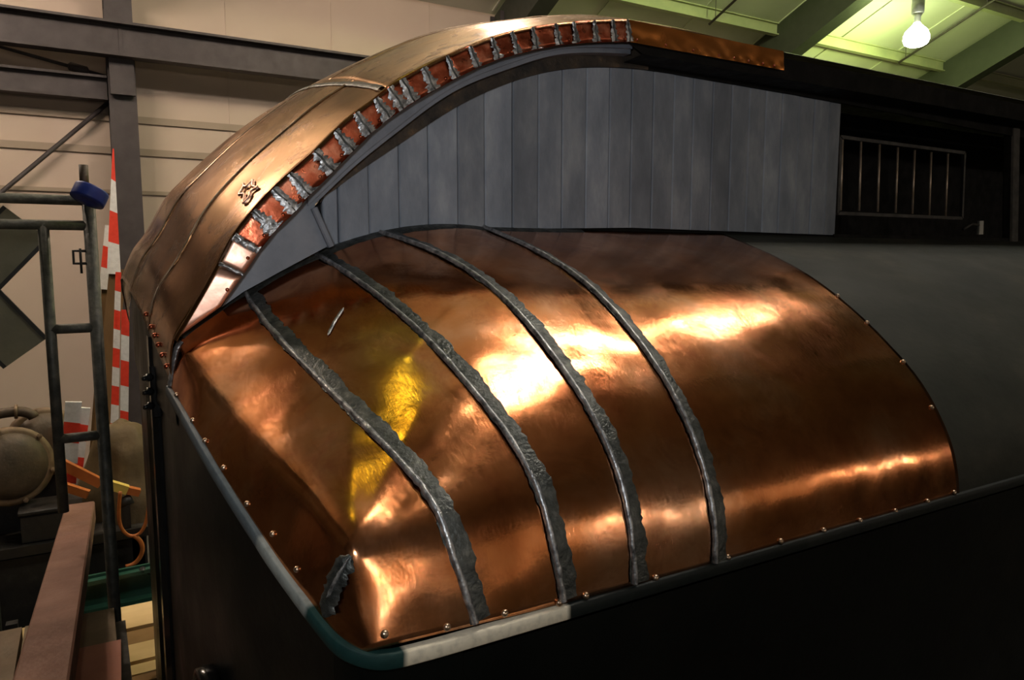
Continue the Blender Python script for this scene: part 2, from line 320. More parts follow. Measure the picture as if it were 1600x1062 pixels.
# thin conduits under the roof, parallel to the rafters
for k,(a,b_) in enumerate((((1108,38),(1170,-22)),((1270,70),(1400,-26)),((1404,98),(1640,-62)),((1520,122),(1700,12)))):
    def onroof(px,py,off=.42):
        v=ray(px,py); t=(ZW+SL*YW-off)/(v[2]+SL*v[1]); return v*t
    p=onroof(*a); q=np.array((p[0],.6,roofz(.6)-.42))
    e=empty('ceiling_rod',p,('thin dark rod under the roof just above the orange copper strip','thin dark rod under the roof between the wide rafter and the glowing bulb','thin dark rod under the roof passing close below the glowing bulb','thin dark rod under the roof on the far side of the rafter past the bulb')[k],'rod'); one('pipe',tube([p,q],.022,8),'steel_dark',e,True)
    for yy in (p[1]-.15,p[1]-1.75): one('hanger',tube([(p[0],yy,roofz(yy)-.42),(p[0],yy,roofz(yy)-.05)],.008,6),'steel_dark',e)
# high-bay lamps
def lamp(p, bulb, energy, color, label, group=None):
    p=np.array(p,float); e=empty('ceiling_lamp',p,label,'lamp',group); rz=roofz(p[1]) if p[1]>0 else ZR+SL*p[1]
    one('rod',tube([p+(0,0,.62),(p[0],p[1],rz-.03)],.016,8),'galvanised',e,True)
    one('ballast',lathe([(.05,.34),(.11,.36),(.11,.6),(.05,.63)],p,n=16),'galvanised',e,True)
    one('socket',lathe([(.045,.17),(.06,.2),(.06,.3),(.09,.35)],p,n=16),'galvanised',e,True)
    one('bulb',lathe([(.02,-.24),(.13,-.23),(.2,-.19),(.225,-.12),(.22,-.04),(.19,.04),(.13,.1),(.08,.15),(.055,.19)],p,n=20),bulb,e,True)
    l=light('lamp_light','POINT',p+(0,0,-.3),energy,color,.2); return e
pl=PY(1432,52,8.6)
lamp(pl,'bulb_green',400,(.78,1,.30),'glowing round bulb of the high lamp hanging over the dark rail car roof')
OUTL='added high lamp hanging from the roof out of view'; OUTG='added lamps out of view'
for x,y,z,en,bm,c in ((9.0,6.6,5.2,300,'bulb_green',(.76,1,.26)),(3.4,6.6,4.9,330,'bulb_warm',(1,.76,.58)),
        (.2,2.6,6.2,12,'added_bulb_dim',(.75,.85,.1)),(2,-10,2.2,150,'added_bulb_front',(1,.9,.8)),(9,-10,2.2,150,'added_bulb_front',(1,.9,.8)),(17,-10,2.2,150,'added_bulb_front',(1,.85,.7))):  # dim yellow lamp added for a streak, front lamps for soft bounced light
    lamp((x,y,z),bm,en,c,OUTL,OUTG)
# unseen strip lights added to draw the highlight lines on the copper
for p0,p1,en,tm,c in (((1.9,1.45,6.0),(3.9,1.45,6.0),130,'added_tube',(1,.90,.80)),((4.1,1.75,6.0),(6.1,1.75,6.0),130,'added_tube',(1,.90,.80)),((6.4,2.35,6.0),(8.4,2.35,6.0),70,'added_tube_dim',(1,.90,.80)),
        ((-2.9,8.2,4.45),(-1.6,5.7,4.45),460,'added_tube',(1,.76,.58))):
    p0=np.array(p0); p1=np.array(p1); d,sd,u=frame(p1-p0); e=empty('added_strip_light',(p0+p1)/2,'added long strip light hung from the roof out of view','lamp','added strip lights out of view')
    one('housing',prism([(-.12,.0),(.12,.0),(.07,.1),(-.07,.1)],p0,p1),'galvanised',e)
    for dy in (-.05,.05): one('tube',tube([p0+d*.04+sd*dy-u*.03,p1-d*.04+sd*dy-u*.03],.022,10),tm,e,True)
    for q in (p0+d*.2,p1-d*.2): one('hanger',tube([q+u*.09,(q[0],q[1],roofz(q[1])-.02)],.006,6),'galvanised',e)
    for k in range(3): light('added_strip_glow','POINT',p0+(p1-p0)*(k+.5)/3-u*.2,en/3,c,.1)

# ================================================================== THE RAIL CAR
YC=1.695; Y0=2.45           # clerestory wall, centre line of the car
car=empty('railway_car',(3,Y0,-H)); tag(car,'old railway car with a copper clad roof end and grey boarded clerestory','railway car')
# ---- lower deck: profile eave -> clerestory base
Qf=curve([(.924,-.555),(.928,-.525),(.935,-.485),(.957,-.421),(1.028,-.309),(1.134,-.208),(1.289,-.096),(1.475,-.006),(1.70,.070)])
def Q(u): return Qf(u)
XS=.90
Gf=curve([(.300,.935,-.545),(.272,.970,-.528),(.255,1.02,-.508),(.232,1.1,-.462),(.196,1.24,-.393),(.166,1.38,-.33),(.150,1.51,-.29),(.138,1.64,-.262)])
Bf=curve([(.318,.925,-.538),PY(545,885,.965),PY(532,840,.99),PY(500,787,1.06),PY(450,732,1.16),PY(400,677,1.28),PY(350,622,1.41),PY(302,568,1.55),(.157,1.68,-.176)])
KT=[]
def endpatch(nu,nt_):
    us=np.linspace(0,1,nu); q=Q(us); A=np.c_[np.full(nu,XS),q]; B=Bf(us); G=Gf(us)
    out=np.zeros((nt_,nu,3)); ts=np.linspace(0,1,nt_)
    fine=np.linspace(0,1,241)
    for j in range(nu):
        u=us[j]; P=np.zeros((241,3))
        for k,t in enumerate(fine):
            if t<.8:
                a=t/.8; P[k]=A[j]*(1-a)+B[j]*a; s=4*a*(1-a)
                P[k,2]+=.083*s*(u**1.2); P[k,1]-=.012*s*math.sin(math.pi*u)
            else:
                a=(t-.8)/.2; P[k]=B[j]*(1-a)+G[j]*a
        sg=7; kr=np.exp(-.5*(np.arange(-36,37)/sg)**2); kr/=kr.sum()
        pad=np.vstack([2*P[0]-P[36:0:-1],P,2*P[-1]-P[-2:-38:-1]])
        S=np.stack([np.convolve(pad[:,c],kr,'valid') for c in range(3)],1)
        out[:,j]=np.stack([np.interp(ts,fine,S[:,c]) for c in range(3)],1)
    return out
NU=81; NT=81
EP=endpatch(NU,NT)
# table along w: w in [-1,0] end patch (w=-1 end edge), w>=0 straight deck with X = XS + w
XE=1.742
def S(w_,u_):
    w_=np.asarray(w_,float); u_=np.asarray(u_,float); out=np.zeros(w_.shape+(3,))
    fu=np.clip(u_,0,1)*(NU-1); j=np.clip(fu.astype(int),0,NU-2); fj=(fu-j)[...,None]
    ft=np.clip(-w_,0,1)*(NT-1); i=np.clip(ft.astype(int),0,NT-2); fi=(ft-i)[...,None]
    P=(EP[i,j]*(1-fi)+EP[i+1,j]*fi)*(1-fj)+(EP[i,j+1]*(1-fi)+EP[i+1,j+1]*fi)*fj
    P=P+np.stack([np.maximum(w_,0),0*w_,0*w_],-1)
    return P
ws=np.r_[np.linspace(-1,0,121),np.linspace(0,XE-XS,61)[1:]]; us=np.linspace(0,1,121)
WW,UU=np.meshgrid(ws,us,indexing='ij'); DG=S(WW,UU); ND=len(us)
bvh=BVHTree.FromPolygons([Vector(p) for p in DG.reshape(-1,3)], gridfaces(len(ws),ND))
def hit(px,py):
    v=Vector(ray(px,py)); loc,nrm,idx,dist=bvh.ray_cast(Vector((0,0,0)),v.normalized())
    if loc is None: return None
    i,j=divmod(idx,ND-1)
    if nrm.dot(v)>0: nrm=-nrm
    # refine in the cell
    c=[DG[i,j],DG[i+1,j],DG[i,j+1]]; e1=c[1]-c[0]; e2=c[2]-c[0]; dd=np.array(loc)-c[0]
    A2=np.array([[e1@e1,e1@e2],[e1@e2,e2@e2]]); ab=np.linalg.lstsq(A2,np.array([dd@e1,dd@e2]),rcond=None)[0]
    return np.array(loc), np.array(nrm), ws[i]+ab[0]*(ws[i+1]-ws[i]), us[j]+ab[1]*(us[j+1]-us[j])
SEAMPX=[[(397,474),(430,520),(500,592),(560,650),(620,715),(665,775),(700,840),(725,900),(742,975)],
 [(520,412),(545,430),(600,470),(680,540),(750,620),(800,700),(845,780),(868,850),(878,940)],
 [(640,380),(700,405),(760,445),(830,515),(890,590),(940,680),(975,780),(988,860),(994,915)],
 [(775,366),(830,390),(900,435),(970,500),(1030,580),(1075,670),(1105,760),(1115,830),(1117,885)]]
seamw=[]
for pts in SEAMPX:
    wu=[h[2:] for h in (hit(*p) for p in pts) if h is not None]
    wu=sorted([(b_,a) for a,b_ in wu]); uu=np.array([a for a,_ in wu]); wv=np.array([b_ for _,b_ in wu])
    co=np.polyfit(uu,wv,4); lo,hi=uu.min(),uu.max()
    def f(u,co=co,lo=lo,hi=hi):
        u=np.asarray(u,float); v=np.polyval(co,np.clip(u,lo,hi)); dl=np.polyval(np.polyder(co),lo); dh=np.polyval(np.polyder(co),hi)
        return v+np.where(u<lo,(u-lo)*dl,0)+np.where(u>hi,(u-hi)*dh,0)
    seamw.append(f)
def surfnorm(P):
    a=np.gradient(P,axis=0); b_=np.gradient(P,axis=1); n=np.cross(a,b_); n/=np.linalg.norm(n,axis=-1,keepdims=True)+1e-12
    c=np.mean(n.reshape(-1,3),0)
    return n if (c@np.array([-.2,-1,.6]))>0 else -n
# creases hammered into the sheets near the corner, and gentle oil-canning everywhere
CREASE=[((552,858),(548,640),.0035,.030),((556,856),(668,612),.0035,.032),((565,850),(760,640),-.004,.035),((560,868),(700,800),.003,.022),
        ((300,540),(400,515),.003,.03),((640,560),(740,440),.003,.04)]
CR=[]
for a,b_,amp,sg in CREASE:
    ha,hb=hit(*a),hit(*b_)
    if ha and hb: CR.append((ha[0],hb[0],amp,sg))
def dent(P,N,amp=.0022,fr=(7,9,9),seed=0,crease=False,eave=False):
    out=P.copy(); sh=P.shape[:2]
    for i in range(sh[0]):
        for j in range(sh[1]):
            p=P[i,j]; v=noise.noise(Vector((p[0]*fr[0]+seed*7.1,p[1]*fr[1],p[2]*fr[2])))*amp+noise.noise(Vector((p[0]*fr[0]*2.3+seed*3.3,p[1]*fr[1]*2.2,p[2]*fr[2]*2.2)))*amp*.28
            if eave:
                v+=.0022*math.exp(-((p[2]+.50)/.035)**2)*noise.noise(Vector((p[0]*16+seed,2.2,p[2]*6)))*(1 if p[1]<.99 else 0)
            if crease:
                for a,b_,am,sg in CR:
                    ab=b_-a; t=np.clip((p-a)@ab/(ab@ab),0,1); d2=np.linalg.norm(p-a-ab*t)
                    v+=am*math.exp(-d2/sg)*(1-t)**.6
            out[i,j]=p+N[i,j]*v
    return out
bounds=[lambda u:-1+0*np.asarray(u,float)]+seamw+[lambda u:(XE-XS)+0*np.asarray(u,float)]
sheets=[]
for k in range(5):
    nu,nw=90,(90 if k==0 else 60 if k==4 else 44)
    uu=np.linspace(.0,1,nu); a=bounds[k](uu); b_=bounds[k+1](uu); tt=np.linspace(0,1,nw)[:,None]
    Wg=a[None,:]*(1-tt)+b_[None,:]*tt; P=S(Wg,np.repeat(uu[None,:],nw,0)); N=surfnorm(P)
    P=dent(P,N,(.0030,.0028,.0026,.0022,.0011)[k],seed=k,crease=k<3,eave=True)
    sheets.append(mesh('roof_sheet',(P+N*.002).reshape(-1,3),gridfaces(nw,nu),'copper',car))
    md=sheets[-1].modifiers.new('thickness','SOLIDIFY'); md.thickness=.0012; md.offset=-1
# dark primed deck continuing along the car
uu=np.linspace(0,1,60); q=Q(uu); XL=np.r_[np.linspace(1.70,3,14),np.linspace(3,12,30)[1:]]
P=np.stack([np.c_[np.full(60,x),q[:,0]+.0008,q[:,1]-.001] for x in XL]); mesh('lower_roof',P.reshape(-1,3),gridfaces(len(XL),60),'deck_primer',car)
# ---- standing seams with solder
def ragged(n,base,amp,seed,fr=22):
    return np.array([base+amp*noise.noise(Vector((i*fr/n,seed*5.3,0)))+amp*.7*noise.noise(Vector((i*fr*3.3/n,seed*9.1,4)))+amp*.4*noise.noise(Vector((i*fr*8/n,seed*2.1,7))) for i in range(n)])
def strip(center, side, nrm, left, right, lift, name, m, parent, bulge=.0):
    """flat strip following a centre line; left/right half widths along it"""
    n=len(center); cols=7; V=[]
    for i in range(n):
        for c in range(cols):
            a=c/(cols-1); off=-left[i]+(left[i]+right[i])*a
            e=lift*(1-abs(2*a-1)**4)+bulge*(1-(2*a-1)**2)+.0006
            V.append(center[i]+side[i]*off+nrm[i]*e)
    return mesh(name,V,gridfaces(n,cols),m,parent)
for k,f in enumerate(seamw):
    n=170; uu=np.linspace(.004,.996,n); wv=f(uu); C=S(wv,uu); d=S(wv+.004,uu)-S(wv-.004,uu)
    T=np.gradient(C,axis=0); T/=np.linalg.norm(T,axis=1,keepdims=True)
    side=d-T*np.sum(d*T,1,keepdims=True); side/=np.linalg.norm(side,axis=1,keepdims=True)
    if (side@np.array([1,0,0])).mean()<0: side=-side
    N=np.cross(T,side); N*=np.sign(N@np.array([-.2,-1,.6]))[:,None]
    C=C+N*.0035
    sm=strip(C,side,N,ragged(n,.009,.004,k+1),ragged(n,.026,.007,k+11)*np.interp(uu,[0,.3,1],[1.05,1,.85]),.0009,'standing_seam','solder_dark',car)
    wdt=ragged(n,.0052,.0014,k+31); rg=ragged(n,0,.0012,k+51)
    V=[]
    for i in range(n):
        for a in np.linspace(0,math.pi,7): V.append(C[i]+side[i]*(rg[i]-math.cos(a)*wdt[i]-.003)+N[i]*(.0012+.0075*math.sin(a)**.8))
    mesh('seam_ridge',V,gridfaces(n,7),'solder',sm)
# corner solder patch and stray marks
def patch(px, wpx, name, m, parent, lift=.0025, seed=0):
    """solder patch: pixel centre line on the deck, half width in metres"""
    hs=[hit(*p) for p in curve([(a,b_,0) for a,b_ in px],26)[:,:2]]; hs=[h for h in hs if h]
    C=np.array([h[0]+h[1]*.004 for h in hs]); N=np.array([h[1] for h in hs]); T=np.gradient(C,axis=0); T/=np.linalg.norm(T,axis=1,keepdims=True)
    side=np.cross(T,N); side/=np.linalg.norm(side,axis=1,keepdims=True); n=len(C)
    taper=np.clip(np.minimum(np.arange(n)+1,n-np.arange(n))/4,0.1,1)
    return strip(C,side,N,ragged(n,wpx,wpx*.35,seed+70)*taper,ragged(n,wpx,wpx*.35,seed+80)*taper,lift,name,m,parent)
cp=patch([(549,868),(535,892),(522,925),(512,962)],.016,'corner_solder','solder_dark',car,.004,1)
patch([(548,872),(534,898),(520,930)],.003,'seam_ridge','solder',cp,.008,2)
patch([(538,484),(530,495),(520,512),(513,527)],.0035,'solder_drip','solder',car,.002,3)
# solder line where the deck meets the clerestory
n=120; uu=np.full(n,.997); wv=np.linspace(-.80,.30,n); C=S(wv,uu); T=np.gradient(C,axis=0); T/=np.linalg.norm(T,axis=1,keepdims=True)
N=np.tile(unit((-.1,-.45,.9)),(n,1)); side=np.cross(N,T); side/=np.linalg.norm(side,axis=1,keepdims=True)
if side[:,1].mean()<0: side=-side
strip(C+N*.003,side,N,ragged(n,.030,.007,91),ragged(n,.008,.001,92),.003,'base_solder','solder_dark',car)
wv=np.linspace(-1,-.80,30); C=S(wv,np.full(30,.985)); T=np.gradient(C,axis=0); T/=np.linalg.norm(T,axis=1,keepdims=True)
N=np.tile(unit((-.8,-.6,.2)),(30,1)); side=np.cross(N,T); side/=np.linalg.norm(side,axis=1,keepdims=True)
strip(C+N*.004,side,N,ragged(30,.008,.003,93),ragged(30,.008,.003,94),.003,'base_solder','solder',car)
# rivets
RV=[(600,990),(697,979),(787,957),(872,941),(914,930),(1023,902),(1136,870),(1218,845),(1285,828),(1342,813),(1397,798),(1447,783),(1489,769),
    (1308,463),(1360,508),(1410,566),(1454,637),(264,604),(276,620),(301,660),(322,689),(351,731),(388,787),(428,834),(466,889),(517,956)]
for k,(px,py) in enumerate(RV):
    h=None
    for dx in (0,-2,-4,-6,2,4,6):
        h=hit(px+dx if px>1200 else px-dx*(-1 if px<530 else 0),py-(3 if h is None and dx else 0)) 
        if h: break
    if not h: continue
    ki=sum(1 for f in seamw if h[2]>float(f(h[3])))
    stud('rivet',RIVET,sheets[ki],h[0]+h[1]*.003,h[1],.0062 if px>530 else .005)
# ---- drip rail under the copper edge
rail=[np.array((x,.921,-.562)) for x in np.linspace(12,.44,110)]
cor=curve([(.44,.921,-.562),(.37,.921,-.561),(.318,.925,-.556),(.285,.945,-.545),(.264,.985,-.527)],20)
gg=Gf(np.linspace(.12,1,60)); gg=gg+np.array([-.004,0,-.012]); ge=gg[8:]
path=np.vstack([rail,cor[1:],ge]); path=curve(np.vstack([path[100:112],path[112::4],path[-1:]]),220) ; path=np.vstack([rail[:100],path])
V=[];colr=[];ns=len(path)
T=np.gradient(path,axis=0); T/=np.linalg.norm(T,axis=1,keepdims=True)
for i,p in enumerate(path):
    out=np.cross(T[i],(0,0,1)); out=unit(out)
    if out@np.array([-.3,-1,0])<0: out=-out
    upv=np.cross(out,T[i]); upv=upv if upv[2]>0 else -upv
    hgt=.0115
    for a,b_ in ((-.012,hgt),(.004,hgt),(.006,hgt*.8),(.006,-hgt*.8),(.004,-hgt),(-.012,-hgt)): V.append(p+out*a+upv*b_)
    x=p[0]
    if p[1]<.94 and x>.355: c=(.88,.80,.62) if .355<x<.635 else (.012,.016,.015) if x<1.2 else (.022,.026,.025)
    elif p[1]<1.02: c=(.012,.045,.042)
    elif p[1]<1.16: c=(.26,.28,.26)
    elif p[1]<1.5: c=(.085,.105,.115)
    else: c=(.05,.06,.065)
    colr.append(c)
colr=np.array(colr); kr=np.ones(3)/3
rl=mesh('drip_rail',V,[(i*6+q,i*6+q+1,(i+1)*6+q+1,(i+1)*6+q) for i in range(ns-1) for q in range(5)],'drip_paint',car)
ca=rl.data.color_attributes.new('paint','FLOAT_COLOR','POINT')
ca.data.foreach_set('color',np.c_[np.repeat(colr,6,0),np.ones(ns*6)].ravel())
# ---- body below: side wall, end wall, end post
def wallstrip(top, zb, name, m, dz=.0, parent=car):
    V=[];n=len(top)
    for p in top: V+= [p,(p[0],p[1],zb)]
    return mesh(name,V,[(2*i,2*i+2,2*i+3,2*i+1) for i in range(n-1)],m,parent)
top=[np.array((12,.938,-.59)),np.array((.44,.938,-.59))]
wallstrip(top,-3.0,'side_wall','green_black')
cs=[(p[0]+.014,p[1]+.012,p[2]) for p in cor]; ew=[(p[0]+.02,p[1]+.01,p[2]+.006) for p in ge if p[1]>.99]
wallstrip([np.array((.44,.938,-.59))]+[np.array(p) for p in cs],-3.0,'corner_post','green_black')
Vn=[np.array(p) for p in ([cs[-1]]+ew)]; Vn=[p for p in Vn if p[1]<=1.66]
p2=[np.array((.155+.004*k,1.72+.09*k,-.26+.03*k)) for k in range(4)]
# end panel stops at the doorway post; its far part is seen below the hood
wallstrip(Vn+[np.array((.148,1.75,-.245)),np.array((.145,1.95,-.215)),np.array((.143,2.02,-.20))],-3.0,'end_wall','green_black')
one('door_post',prism(bevrect(.09,.08,.012),(.17,2.06,-3.0),(.17,2.06,-.20)),'black_gloss',car)
one('door_post',prism(bevrect(.09,.08,.012),(.37,2*Y0-2.06,-3.0),(.37,2*Y0-2.06,-.20)),'black_gloss',car)
one('door_recess',prism(rect(.9,.03),(.75,Y0,-3.0),(.75,Y0,-.3),(1,0,0)),'black_wood',car)
# bolted bracket on the end
br=one('bracket',prism(bevrect(.02,.024,.005),PY(241,572,2.0),PY(246,650,2.0)),'black_gloss',car)
for px,py in ((239,588),(240,610),(241,632)): one('bolt',lathe([(.010,0),(.010,.012),(.006,.014),(.006,.028),(.001,.03)],PY(px,py,2.0)+(-.006,-.004,0),(-.6,-.8,0),10),'black_gloss',br,True)
ln=PX(338,1078,.172); lo=one('marker_lamp',lathe([(.05,0),(.05,.03),(.038,.034),(.034,.02)],ln,(-1,-.12,0),24),'black_gloss',car,True); one('lens',lathe([(.034,.018),(.024,.026),(.002,.03)],ln,(-1,-.12,0),24),'lens_grey',lo,True)
# far side of the lower roof (mirror, plain) and far side wall, so that the car is a closed body
P=np.stack([np.c_[np.full(30,x),2*Y0-Q(np.linspace(0,1,30))[:,0],Q(np.linspace(0,1,30))[:,1]-.004] for x in (.3,4,12)]); mesh('lower_roof',P.reshape(-1,3),gridfaces(3,30),'deck_primer',car)
mesh('side_wall',[(.3,2*Y0-.938,-.59),(12,2*Y0-.938,-.59),(12,2*Y0-.938,-3),(.3,2*Y0-.938,-3)],[(0,1,2,3)],'green_black',car)
one('underframe',prism(rect(2.7,.35),(.5,Y0,-3.05),(12,Y0,-3.05)),'machine_dark',car)
for x in (1.6,3.4,9.5,11.2):
    for s in (-1,1): one('wheel',lathe([(.05,-.07),(.40,-.065),(.42,-.06),(.42,-.04),(.40,-.035),(.40,.05),(.3,.05),(.28,.03),(.1,.03),(.09,.07),(.02,.07)],(x,Y0+s*.72,-H+.42),(0,-s,0),28),'machine_dark',car,True)
    one('axle',tube([(x,Y0-.8,-H+.42),(x,Y0+.8,-H+.42)],.07,12),'machine_dark',car,True)
# ---- clerestory hood
OUT=[(274,533),(342,411),(361,373),(385,339),(421,298),(451,270),(485,240),(519,206),(552,177),(584,154),(605,136),(652,109),(695,88),(766,59),(820,45),(892,35),(977,31)]
INN=[(346,479),(380,430),(406,390),(427,362),(459,332),(485,302),(515,272),(542,245),(577,210),(634,167),(709,124),(766,97),(806,86),(870,72),(977,66)]
YB=1.6
def yb(x): return YB+.03*(np.maximum(.45-np.asarray(x,float),0)/.3)**2
oe=np.array([PY(*p,YB) for p in OUT]); ie=np.array([PY(*p,YB) for p in INN])
def fitcurve(P):   # smooth z(X)
    f=curve(P[:,[0,2]]); q=f(np.linspace(0,1,200)); k=np.ones(9)/9; z=np.convolve(np.r_[[q[0,1]]*4,q[:,1],[q[-1,1]]*4],k,'valid'); z[0]=q[0,1]; z[-1]=q[-1,1]; return q[:,0],z
ox,oz=fitcurve(oe); ix,iz=fitcurve(ie)
Ez=lambda x: np.interp(x,ox,oz); Iz=lambda x: np.interp(x,ix,iz)
# centre-line curve of the hood
SIL=[(193,434),(219,384),(237,360),(270,302),(298,271),(373,203),(468,139),(539,102),(623,66),(695,50),(766,40),(838,34)]
ce_=[PY(*p,2.25) for p in SIL]; ce_=np.array([(p[0],p[2]) for p in ce_]); ce_=np.vstack([[(.092,-.066)],ce_[1:],[(1.70,.80)]])
Cf=curve(ce_)
Ef=curve(np.vstack([[(.139,-.262)],[(.147,-.169)],np.c_[np.interp(np.linspace(12,199,24),range(200),ox),np.interp(np.linspace(12,199,24),range(200),oz)],[(1.70,.62)]]))
def hood(t,v):
    """t along the car (0 end .. 1), v across (0 near edge .. 1 centre .. 2 far edge)"""
    t=np.asarray(t,float); v=np.asarray(v,float); vv=np.where(v<=1,v,2-v)
    E=Ef(t.ravel()).reshape(t.shape+(2,)); C=Cf(t.ravel()).reshape(t.shape+(2,)); g=(1-(1-vv)**2)[...,None]
    P=E*(1-g)+C*g; y0_=yb(E[...,0]); y=np.where(v<=1,y0_+(Y0-y0_)*v,Y0+(Y0-y0_)*(v-1))
    return np.stack([P[...,0],y,P[...,1]],-1)
def hoodsheet(t0,t1,v0,v1,nt_,nv,m,name='hood_sheet',amp=.0018,seed=0,lift=0):
    tt=np.linspace(t0,t1,nt_)[:,None]+np.zeros((1,nv)); vv=np.linspace(v0,v1,nv)[None,:]+np.zeros((nt_,1))
    P=hood(tt,vv); a=np.gradient(P,axis=0); b_=np.gradient(P,axis=1); N=np.cross(a,b_); N/=np.linalg.norm(N,axis=-1,keepdims=True)
    if (N.reshape(-1,3).mean(0)@np.array([-.5,-.2,1]))<0: N=-N
    if amp: P=dent(P,N,amp,(6,6,6),seed)
    o=mesh(name,(P+N*lift).reshape(-1,3),gridfaces(nt_,nv),m,car); md=o.modifiers.new('thickness','SOLIDIFY'); md.thickness=.0015; md.offset=-1 if True else 1
    return o
# where the cross seam lies: nearest t for pixel (605,135)
tt=np.linspace(0,1,400); pe=Ef(tt); TS=float(tt[np.argmin(np.abs(pe[:,0]-PY(600,138,YB)[0]))])
hs=[]
for k,(a,b_) in enumerate(((0,.27),(.27,.62),(.62,1.2),(1.2,2))): hs.append(hoodsheet(0,TS,a,b_,70,26,'copper_hood',seed=k,lift=.0006*(k%2)))
for k,(a,b_) in enumerate(((0,.52),(.52,2))): hs.append(hoodsheet(TS,1,a,b_,60,30,'copper_hood',seed=k+6))
# plain dark roof beyond the hood
v=np.linspace(0,2,30); P0=hood(np.ones(30),v); P1=P0.copy(); P1[:,0]=12; mesh('upper_roof',np.vstack([P0,P1])-np.array([0,0,.003]),gridfaces(2,30),'black_wood',car)
# header under the hood end and the end wall on the far side of the doorway
vv=np.linspace(.06,1.94,40); hp_=hood(np.full(40,.03),vv)+np.array([.012,0,-.006])
wallstrip([p for p in hp_],-.36,'door_header','green_black')
wallstrip([np.array((.16,2*Y0-2.02,-.20)),np.array((.16,2*Y0-1.66,-.27)),np.array((.22,2*Y0-1.2,-.42)),np.array((.28,2*Y0-.94,-.55))],-3.0,'end_wall','green_black')
def hoodseam(tv,w0,name,m,seed,lift=.0025):
    tv=np.array(tv,float); f=curve(tv,90); P=hood(f[:,0],f[:,1]); T=np.gradient(P,axis=0); T/=np.linalg.norm(T,axis=1,keepdims=True)
    e=.003; N=np.cross(hood(f[:,0]+e,f[:,1])-hood(f[:,0]-e,f[:,1]),hood(f[:,0],f[:,1]+e)-hood(f[:,0],f[:,1]-e)); N/=np.linalg.norm(N,axis=1,keepdims=True); N*=np.sign(N@np.array([-.5,-.2,1]))[:,None]
    side=np.cross(T,N); n=len(P); return strip(P+N*.002,side,N,ragged(n,w0,w0*.4,seed),ragged(n,w0,w0*.4,seed+3),lift,name,m,car)
hoodseam([(.02,.27),(.2,.27),(TS-.01,.27)],.0024,'hood_seam','seam_bright',201,.002)
hoodseam([(.02,.62),(.2,.62),(TS-.01,.62)],.0022,'hood_seam','seam_bright',207,.002)
hoodseam([(TS,.02),(TS-.012,.3),(TS-.018,.6),(TS-.01,1.0),(TS,1.9)],.009,'hood_seam','solder_dark',211,.002)
hoodseam([(TS+.02,.52),(.7,.52),(.98,.52)],.0022,'hood_seam','seam_bright',217,.002)
# crumpled spot beside the tabs
hoodseam([(TS*(.525+.030*r_*math.sin(t_)),.10+.055*r_*math.cos(t_)) for t_,r_ in zip(np.linspace(0,2*math.pi,12),(1,.45,.95,.6,1.1,.5,.8,1.2,.5,1,.7,1))],.0038,'crumple','copper_new',231,.004)
# nails along the hood end
for px,py in ((203,492),(214,510),(221,524),(227,539),(234,554),(247,574)):
    vs=np.linspace(0,1,60); P=hood(np.full(60,.012),vs); best=None
    for p in P:
        z=p@D; qx=800+F*(p@R)/z; dd=abs(531-F*(p@U)/z-py)
        if best is None or dd<best[0]: best=(dd,p)
    stud('nail',NAIL,hs[0],best[1]+np.array([-.003,-.002,0]),(-.9,-.3,.3),.006)
# ---- tab band along the hood edge
SLX=[PY(*p,YB)[0] for p in [(342,411),(364,367),(393,330),(425,295),(451,270),(489,237),(521,205),(553,177),(584,154),(605,136),(625,124),(659,106),(695,88),(731,72),(765,59),(797,51),(829,44),(865,38),(893,35),(925,33),(954,32),(977,31)]]
def normal_at(x): 
    dz=(Ez(x+.01)-Ez(x-.01))/.02; return unit((dz,-1.)) # points down-right, across the band (X,Z)
def inner(x):
    """point of the inner edge belonging to outer edge x (perpendicular), in X,Z"""
    nx,nz=normal_at(min(max(x,.17),1.26)); b=None
    for s in np.linspace(.02,.16,141):
        a=x+nx*s; z=float(Ez(x))+nz*s
        if z<=np.interp(a,ix,iz,left=-9): return a,z
    return x+nx*.075,float(Ez(x))+nz*.075
def tabmesh(name,c,m,parent,yo,bow=.002,th=.0015):
    c=[np.array(p,float) for p in c]; n=6; V=[]
    for i in range(n):
        for j in range(n):
            a,b_=i/(n-1),j/(n-1); p=(c[0]*(1-a)+c[1]*a)*(1-b_)+(c[3]*(1-a)+c[2]*a)*b_
            V.append((p[0],float(yb(p[0]))-yo-bow*(4*a*(1-a))*(.3+b_)-.001*b_+.0018*noise.noise(Vector((p[0]*40,p[1]*40,3))),p[1]))
    o=mesh(name,V,gridfaces(n,n),m,parent); md=o.modifiers.new('thickness','SOLIDIFY'); md.thickness=th; md.offset=-1; return o
xs=[oe[0,0]]+SLX
tipin=ie[0,[0,2]]
